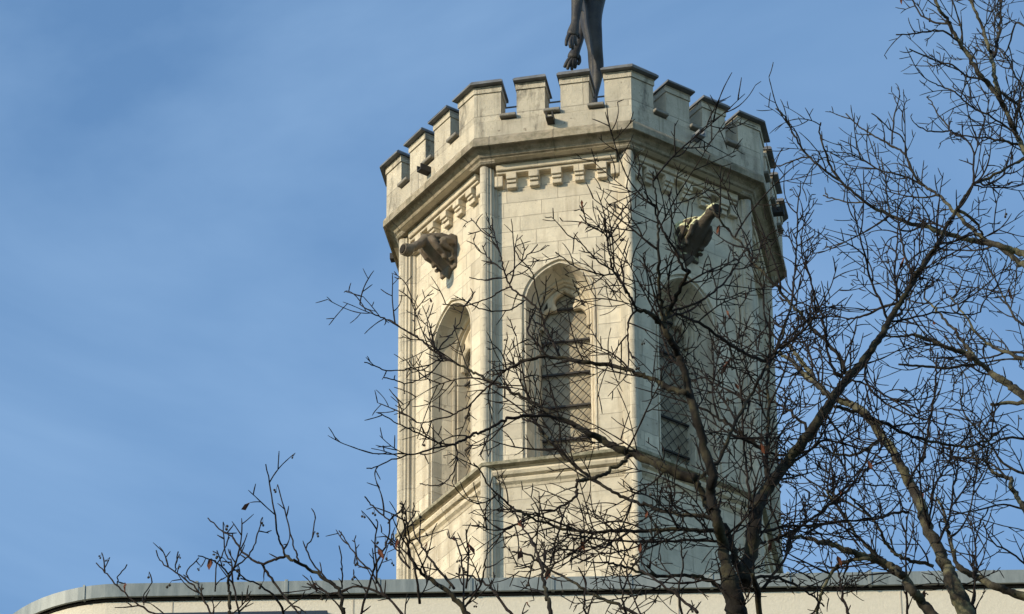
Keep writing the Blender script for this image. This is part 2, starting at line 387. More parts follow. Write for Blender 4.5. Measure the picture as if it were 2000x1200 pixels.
def corner_poly(k, out_, in_, end):
    """plan of a corner block: leg `end` metres along each side of vertex k"""
    f1, f2 = face_frame(k-1, RP), face_frame(k, RP)
    tn = math.tan(math.pi/8)
    pts = [f1(hp-end, out_, 0), f1(hp+out_*tn, out_, 0), f2(-hp+end, out_, 0), f2(-hp+end, -in_, 0), f1(hp-in_*tn, -in_, 0), f1(hp-end, -in_, 0)]
    return [(p[0], p[1]) for p in pts]
def cap_of(poly_b, poly_t, parent, z):
    c = MB(); tl_ = [rr_.uniform(-.006, .006) for _ in range(2)]; c.prism(poly_b, z, z+.022, None); c.prism(poly_b, z+.0225, z+.058, None, poly_t)
    cx_ = sum(p[0] for p in poly_b)/len(poly_b); cy_ = sum(p[1] for p in poly_b)/len(poly_b)
    c.v = [(x+rr_.uniform(-.004, .004), y+rr_.uniform(-.004, .004), zz+(x-cx_)*tl_[0]*3+(y-cy_)*tl_[1]*3+rr_.uniform(-.002, .002)) for x, y, zz in c.v]
    o = c.build('merlon_cap', M['lead'], None); o.parent = parent; return o
for k in range(8):
    e = .17*side; dz = rr_.uniform(-.006, .006)
    q = MB(); q.prism(corner_poly(k, 0, TK, e), 42.957, 43.385+dz); q.prism(corner_poly(k, .016, TK+.016, e+.010), 43.387+dz, 43.478+dz)
    mo = q.build('merlon', M['parapet'], tower)
    cap_of(corner_poly(k, .085, TK+.06, e+.03), corner_poly(k, .06, TK+.03, e+.01), mo, 43.482+dz)
    fr = face_frame(k, RP)
    def rect(u0, u1, v0, v1): return [fr(u, v, 0)[:2] for u, v in ((u0, v1), (u1, v1), (u1, v0), (u0, v0))]
    for sg in (-1, 1):
        c0 = sg*(.05+.09)*side; h = .09*side; dz = rr_.uniform(-.006, .006)
        q = MB(); q.prism(rect(c0-h, c0+h, -TK, 0), 42.957, 43.385+dz); q.prism(rect(c0-h-.010, c0+h+.010, -TK-.016, .016), 43.387+dz, 43.478+dz)
        mo = q.build('merlon', M['parapet'], tower)
        cap_of(rect(c0-h-.03, c0+h+.03, -TK-.06, .085), rect(c0-h-.008, c0+h+.008, -TK-.03, .06), mo, 43.482+dz)
    for c0 in (-.28*side, 0, .28*side):
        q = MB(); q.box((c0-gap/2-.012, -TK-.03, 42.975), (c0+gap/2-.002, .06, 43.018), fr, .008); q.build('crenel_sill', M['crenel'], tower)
    q = MB(); q.tube([fr(-hp*.9, -TK-.06, 43.42), fr(hp*.9, -TK-.06, 43.42)], [.011, .011], 6); q.build('tie_rod', M['rod'], tower)
    # rain spout in the middle of each side: open channel
    q = MB(); zz = 42.80; cx = -.02
    q.box((cx-.045, -.02, zz), (cx+.045, .15, zz+.015), fr); q.box((cx-.045, -.02, zz+.016), (cx-.03, .15, zz+.085), fr); q.box((cx+.03, -.02, zz+.016), (cx+.045, .15, zz+.085), fr)
    q.build('rain_spout', M['iron'] if k != 0 else M['rod'], tower)
# plinth on the roof deck for the statue
q = MB(); q.prism([(TX+.75+.45*math.cos(a), TY+.0+.45*math.sin(a)) for a in np.linspace(0, 2*math.pi, 12, endpoint=False)], 42.58, 44.74); q.build('plinth', M['trim'], tower)

# ---------------------------------------------------------------- gargoyles (carved into the wall)
def loft(mb, rings, sides=14):
    """rings: (center, axis a, axis b) ellipses"""
    vs = []; 
    for c, a, b in rings:
        for j in range(sides):
            t_ = 2*math.pi*j/sides; vs.append(tuple(np.array(c)+np.array(a)*math.cos(t_)+np.array(b)*math.sin(t_)))
    fs = [(i*sides+j, i*sides+(j+1) % sides, (i+1)*sides+(j+1) % sides, (i+1)*sides+j) for i in range(len(rings)-1) for j in range(sides)]
    fs.append(tuple(range(sides))); fs.append(tuple((len(rings)-1)*sides+j for j in reversed(range(sides))))
    return vs, fs
def gargoyle(k, z, mat, tip_dz, u0=0, L=.62):
    fr0 = face_frame(k); fr = lambda x, y, zz: fr0(u0+x, PD+y, z+zz)     # x across, y outwards, z up
    g = MB()
    # y, z, half width, half height
    body = [(-.05, -.10, .155, .235), (.04, -.09, .155, .22), (.12, -.06, .145, .19), (.20, -.03, .135, .155), (.29, .0, .115, .125), (.38, .035, .082, .085), (.46, .035+tip_dz*.5, .068, .068), (.53, .03+tip_dz*.75, .070, .070), (.575, .02+tip_dz, .085, .083), (.62, .01+tip_dz, .082, .080), (L+.02, .0+tip_dz, .074, .070)]
    rings = []
    for i, (y, zz, hw, hh) in enumerate(body):
        rings.append(((0, y, zz), (hw, 0, 0), (0, hh*.12, hh)))
    rings.append(((0, L+.022, tip_dz), (.058, 0, 0), (0, .004, .054))); rings.append(((0, L-.05, tip_dz+.002), (.048, 0, 0), (0, .003, .044)))
    vs, fs = loft(g, rings); g.add(vs, fs, fr)
    def limb(pts, rad):
        P = [fr(*p) for p in pts]; g.tube(P, rad, 8)
    for sg in (-1, 1):
        # folded haunch, shin, foot
        limb([(sg*.12, .04, .06), (sg*.165, .12, .03), (sg*.175, .20, -.01), (sg*.16, .235, -.04)], [.045, .052, .058, .045])
        limb([(sg*.165, .235, -.03), (sg*.175, .15, -.08), (sg*.165, .08, -.10), (sg*.15, .06, -.19), (sg*.14, .10, -.225)], [.044, .034, .030, .027, .03])
        limb([(sg*.09, .33, .04), (sg*.13, .31, -.03), (sg*.125, .25, -.11), (sg*.12, .17, -.14), (sg*.11, .15, -.21)], [.045, .040, .034, .028, .030])
        limb([(sg*.05, .50, .03+tip_dz*.6), (sg*.055, .545, .045+tip_dz)], [.03, .028])
        # folded wing: a ridge along the back
        wv = [(sg*.06, .36, .10), (sg*.13, .22, .12), (sg*.15, .03, .13), (sg*.16, .02, .0), (sg*.14, .12, .03), (sg*.11, .26, .05)]
        wo = [(x+sg*.03, y, zz) for x, y, zz in wv]
        g.add(wv+wo, [tuple(range(6)), tuple(range(6, 12))]+[(i, (i+1) % 6, 6+(i+1) % 6, 6+i) for i in range(6)], fr)
        limb([(sg*.045, .555, .055+tip_dz), (sg*.07, .53, .085+tip_dz), (sg*.075, .50, .10+tip_dz)], [.018, .014, .006])   # ear
        limb([(sg*.03, .60, .05+tip_dz), (sg*.036, .615, .055+tip_dz)], [.016, .012])                                    # brow
    # pointed support block below, slab above
    g.add([(-.10, 0, -.28), (.10, 0, -.28), (0, .0, -.41), (-.09, .07, -.27), (.09, .07, -.27), (0, .03, -.39)], [(0, 1, 2), (3, 5, 4), (0, 3, 4, 1), (1, 4, 5, 2), (2, 5, 3, 0)], fr)
    g.box((-.17, -.02, .115), (.17, .10, .165), fr, .01); g.box((-.165, -.02, -.31), (.165, .035, .112), fr, .012)
    o = g.build('gargoyle', mat, tower, True)
    md = o.modifiers.new('remesh', 'REMESH'); md.mode = 'VOXEL'; md.voxel_size = .009; md.use_smooth_shade = True
    md = o.modifiers.new('smooth', 'SMOOTH'); md.factor = .5; md.iterations = 2
    # dark disc over the mouth, the throat's shade put into its colour
    h = MB(); vs, fs = loft(h, [((0, L+.020, tip_dz), (.060, 0, 0), (0, .004, .056)), ((0, L+.028, tip_dz), (.056, 0, 0), (0, .003, .052))]); h.add(vs, fs, fr)
    oo = h.build('mouth', M['painted_shade'], None); oo.parent = o
    return o
def panel_hit(k, x, y):
    fr = face_frame(k); p0 = np.array(fr(0, PD, 0)); nz = TH+math.pi/8+k*math.pi/4; o_ = np.array([math.sin(nz), -math.cos(nz), 0]); r_ = np.array([math.cos(nz), math.sin(nz), 0])
    d = ray(x, y); t_ = ((p0-CAM) @ o_)/(d @ o_); p = CAM+d*t_; return float((p-p0) @ r_), float(p[2])
u, z = panel_hit(-2, 878, 497); go = gargoyle(-2, z+.02, M['garg'], -.22, u, .66); go['label'] = 'dark brown gargoyle with wide open mouth on the sunlit left face'
u, z = panel_hit(0, 1340, 462); go = gargoyle(0, z-.05, M['garg2'], .07, u, .62); go['label'] = 'yellow-green lichened gargoyle with painted sunlit top and shaded body on the shaded right face'

# ---------------------------------------------------------------- bronze statue on the roof
def skin_obj(name, chains, mat, sub=2):
    """chains: list of dict(verts=[(p, r)], edges=[...]); every chain is one connected piece of the surface"""
    vs = []; es = []; rad = []; roots = []
    for ch in chains:
        b = len(vs); roots.append(b+ch.get('root', 0))
        for p, r in ch['v']: vs.append(tuple(p)); rad.append(tuple(x*1.2 for x in r) if isinstance(r, tuple) else r*1.2)
        for a, c in ch['e']: es.append((b+a, b+c))
    me = bpy.data.meshes.new(name); me.from_pydata(vs, es, []); o = bpy.data.objects.new(name, me); COL.objects.link(o)
    md = o.modifiers.new('skin', 'SKIN'); md.use_smooth_shade = True
    sv = me.skin_vertices
    if not sv:
        bm = bmesh.new(); bm.from_mesh(me); bm.verts.layers.skin.verify(); bm.to_mesh(me); bm.free(); sv = me.skin_vertices
    for i, r in enumerate(rad):
        sv[0].data[i].radius = (r, r) if not isinstance(r, tuple) else r
        sv[0].data[i].use_root = i in roots
    s_ = o.modifiers.new('sub', 'SUBSURF'); s_.levels = sub; s_.render_levels = sub
    me.materials.append(mat); return o
YS = 55.45
Q = lambda x, y, d=0: at(x, y, YS+d)
B = []; Ed = []
def V(p, r): B.append((p, r)); return len(B)-1
def chain(start, pts):
    prev = start
    for p, r in pts:
        i = V(p, r); Ed.append((prev, i)); prev = i
    return prev
KS = 1.28
pel = V(Q(1156, -16), (.18, .18))
tl = chain(pel, [(Q(1150, -50), .17), (Q(1143, -85), .19), (Q(1136, -120), .24), (Q(1131, -146), .22)])
neck = chain(tl, [(Q(1127, -166), .10), (Q(1124, -182), .10), (Q(1120, -200), .17), (Q(1119, -222), .15)])
k1 = chain(pel, [(Q(1151, 14, .09), .135), (Q(1152, 36, .06), .115), (Q(1155, 58, .03), .108), (Q(1158, 80, .02), .088), (Q(1161, 96, -.03), .078), (Q(1162, 112, .03), .080), (Q(1164, 130, .07), .085), (Q(1164, 150, .09), .070), (Q(1162, 168, .09), .050), (Q(1160, 186, .10), .040), (Q(1158, 203, .08), .05), (Q(1148, 211, -.06), .045), (Q(1140, 216, -.14), .03)])
k2 = chain(pel, [(Q(1160, 10, -.14), .12), (Q(1158, 36, -.16), .098), (Q(1161, 60, -.16), .09), (Q(1164, 84, -.14), .076), (Q(1166, 98, -.16), .066), (Q(1167, 114, -.10), .068), (Q(1168, 132, -.06), .07), (Q(1167, 152, -.04), .058), (Q(1165, 170, -.02), .042), (Q(1161, 190, .0), .035), (Q(1160, 206, .0), .045), (Q(1151, 213, -.12), .04), (Q(1144, 218, -.2), .028)])
chain(pel, [(Q(1168, -14, .1), .15), (Q(1180, -8, .12), .13)])
# near arm (towards the camera)
w1 = chain(tl, [(Q(1134, -138, -.28), .12), (Q(1131, -95, -.36), .088), (Q(1129, -48, -.38), .078), (Q(1128, -25, -.38), .074), (Q(1127, 5, -.38), .066), (Q(1125, 28, -.38), .054), (Q(1123, 46, -.38), .045), (Q(1121, 56, -.38), (.062, .05)), (Q(1118, 66, -.38), (.068, .05)), (Q(1117, 72, -.38), (.06, .045))])
# far arm
w2 = chain(tl, [(Q(1128, -128, .30), .12), (Q(1133, -75, .36), .085), (Q(1138, -10, .36), .075), (Q(1139, 30, .34), .062), (Q(1136, 62, .30), .052), (Q(1130, 88, .26), .042), (Q(1125, 98, .24), .050), (Q(1120, 109, .22), (.07, .055)), (Q(1118, 117, .22), (.068, .05))])
chains = [dict(v=B, e=Ed)]
def finger(pts, r0):
    n_ = len(pts); chains.append(dict(v=[(p, r0*(1-.35*i/(n_-1))) for i, p in enumerate(pts)], e=[(i, i+1) for i in range(n_-1)]))
d = -.38
finger([Q(1115, 62, d), Q(1109, 72, d-.03), Q(1106, 81, d-.04), Q(1106, 91, d-.02)], .026)
finger([Q(1118, 70, d), Q(1114, 80, d-.04), Q(1113, 88, d-.05), Q(1115, 95, d-.03)], .026)
finger([Q(1120, 70, d), Q(1118, 81, d-.03), Q(1118, 90, d-.03), Q(1119, 98, d)], .026)
finger([Q(1122, 69, d), Q(1123, 79, d), Q(1125, 86, d), Q(1127, 91, d+.02)], .024)
finger([Q(1123, 60, d+.03), Q(1129, 68, d+.06), Q(1131, 76, d+.06)], .026)
d = .22
finger([Q(1118, 110, d), Q(1110, 118, d-.02), Q(1105, 126, d-.02), Q(1102, 133, d)], .028)
finger([Q(1119, 114, d), Q(1113, 123, d-.03), Q(1110, 130, d-.02), Q(1108, 137, d)], .027)
finger([Q(1121, 115, d), Q(1118, 124, d-.02), Q(1117, 131, d), Q(1117, 138, d+.02)], .027)
finger([Q(1123, 115, d), Q(1124, 123, d), Q(1124, 130, d+.02), Q(1122, 135, d+.03)], .026)
finger([Q(1125, 104, d), Q(1131, 112, d+.03), Q(1132, 121, d+.03), Q(1129, 127, d+.02)], .028)
st = skin_obj('bronze_statue', chains, M['bronze'], 2)
st['label'] = 'dark bronze nude figure standing with arms hanging on top of the stone tower'; st['category'] = 'statue'

# ---------------------------------------------------------------- flat-roofed building in front
BY = 34.0
bl = empty('flat_roofed_building', (0, BY, 0), 'low beige rendered building with rounded corner and grey metal roof edge', 'building')
zt = at(1000, 1134, BY)[2]; zf = at(1000, 1160, BY)[2]
xl = at(235, 1130, BY)[0]; CR = 1.0
def plan(off):
    P = [(xl-CR-off, BY+14)]
    P += [(xl-CR-off, BY+CR+4*(1-i/3)) for i in range(1, 3)]
    for a in np.linspace(math.pi, math.pi*1.5, 17): P.append((xl+(CR+off)*math.cos(a), BY+CR+(CR+off)*math.sin(a)))
    P += [(xl+x, BY-off) for x in (1, 2, 3, 4, 6, 8, 11, 14)]
    P.append((xl+14, BY+14)); return P
def strip(mb, rows):
    L = 0; ps = [plan(o) for o, z in rows]; m = len(ps[0]); acc = [0]
    for i in range(1, m): acc.append(acc[-1]+math.dist(ps[0][i], ps[0][i-1]))
    vs = [(x, y, z) for (o, z), P in zip(rows, ps) for x, y in P]; uvs = [(acc[i], z) for (o, z) in rows for i in range(m)]
    mb.add(vs, [(r*m+i, r*m+i+1, (r+1)*m+i+1, (r+1)*m+i) for r in range(len(rows)-1) for i in range(m-1)], None, uvs)
m_ = MB(); strip(m_, [(0, zf-.02), (0, 20), (0, 10), (0, 0)])
# the wall is one sheet; windows stand in front of it as frames with panes
m_.build('wall', M['render'], bl)
m_ = MB(); strip(m_, [(-.25, zt+.004), (.02, zt), (.045, zt-.004), (.045, zf), (.03, zf-.002), (.03, zf+.03)]); m_.build('roof_edge', M['zinc'], bl)
m_ = MB(); strip(m_, [(.012, zf+.03), (.012, zf-.016), (-.01, zf-.018)]); m_.build('edge_shadow_strip', M['painted_shade'], bl)  # dark strip painted in as the shadow gap below the roof edge
m_ = MB(); P = plan(-.24); m_.add([(x, y, zt-.03) for x, y in P], [tuple(range(len(P)))]); m_.build('roof', M['zinc'], bl)
for px in (62, 213, 385, 560, 740, 920, 1080, 1232, 1390, 1540, 1700, 1850):
    q = MB()
    if px > 230:
        x = at(px, 1150, BY)[0]; q.box((x-.012, BY-.052, zf-.004), (x+.012, BY+.02, zt+.006), None, .002)
    else:
        a = math.pi*1.5-(.25 if px == 213 else 1.15); nx, ny = math.cos(a), math.sin(a); r0_, r1_ = CR-.02, CR+.052
        q.add([(xl+r*nx-sg*.008*ny, BY+CR+r*ny+sg*.008*nx, z) for z in (zf-.004, zt+.006) for r, sg in ((r0_, -1), (r1_, -1), (r1_, 1), (r0_, 1))],
              [(0, 1, 2, 3), (4, 5, 6, 7), (0, 1, 5, 4), (1, 2, 6, 5), (2, 3, 7, 6), (3, 0, 4, 7)])
    q.build('metal_seam', M['zinc'], bl)
for px in (337, 690, 1325, 1760):
    q = MB(); x = at(px, 1180, BY)[0]; q.box((x-.004, BY-.0035, 0), (x+.004, BY+.01, zf-.02)); q.build('wall_joint', M['render2'], bl)
wz = at(480, 1198.6, BY)[2]
for x0p, x1p in ((300, 640), (980, 1320), (1560, 1900)):
    xa, xb = at(x0p, 1197, BY)[0], at(x1p, 1197, BY)[0]
    dz = 0 if x0p == 300 else -.25
    f = MB()
    f.box((xa, BY-.03, wz+dz-.05), (xb, BY+.05, wz+dz), None, .004); f.box((xa, BY-.03, wz+dz-1.5), (xa+.05, BY+.05, wz+dz-.052)); f.box((xb-.05, BY-.03, wz+dz-1.5), (xb, BY+.05, wz+dz-.052))
    f.box((xa, BY-.06, wz+dz-1.55), (xb, BY+.05, wz+dz-1.502)); f.box(((xa+xb)/2-.03, BY-.028, wz+dz-1.5), ((xa+xb)/2+.03, BY+.04, wz+dz-.052))
    wo = f.build('window_frame', M['pane'], bl)
    p_ = MB(); p_.add([(xa+.05, BY-.012, wz+dz-1.5), (xb-.05, BY-.012, wz+dz-1.5), (xb-.05, BY-.012, wz+dz-.05), (xa+.05, BY-.012, wz+dz-.05)], [(0, 1, 2, 3)])
    po = p_.build('pane', M['pane'], None); po.parent = wo

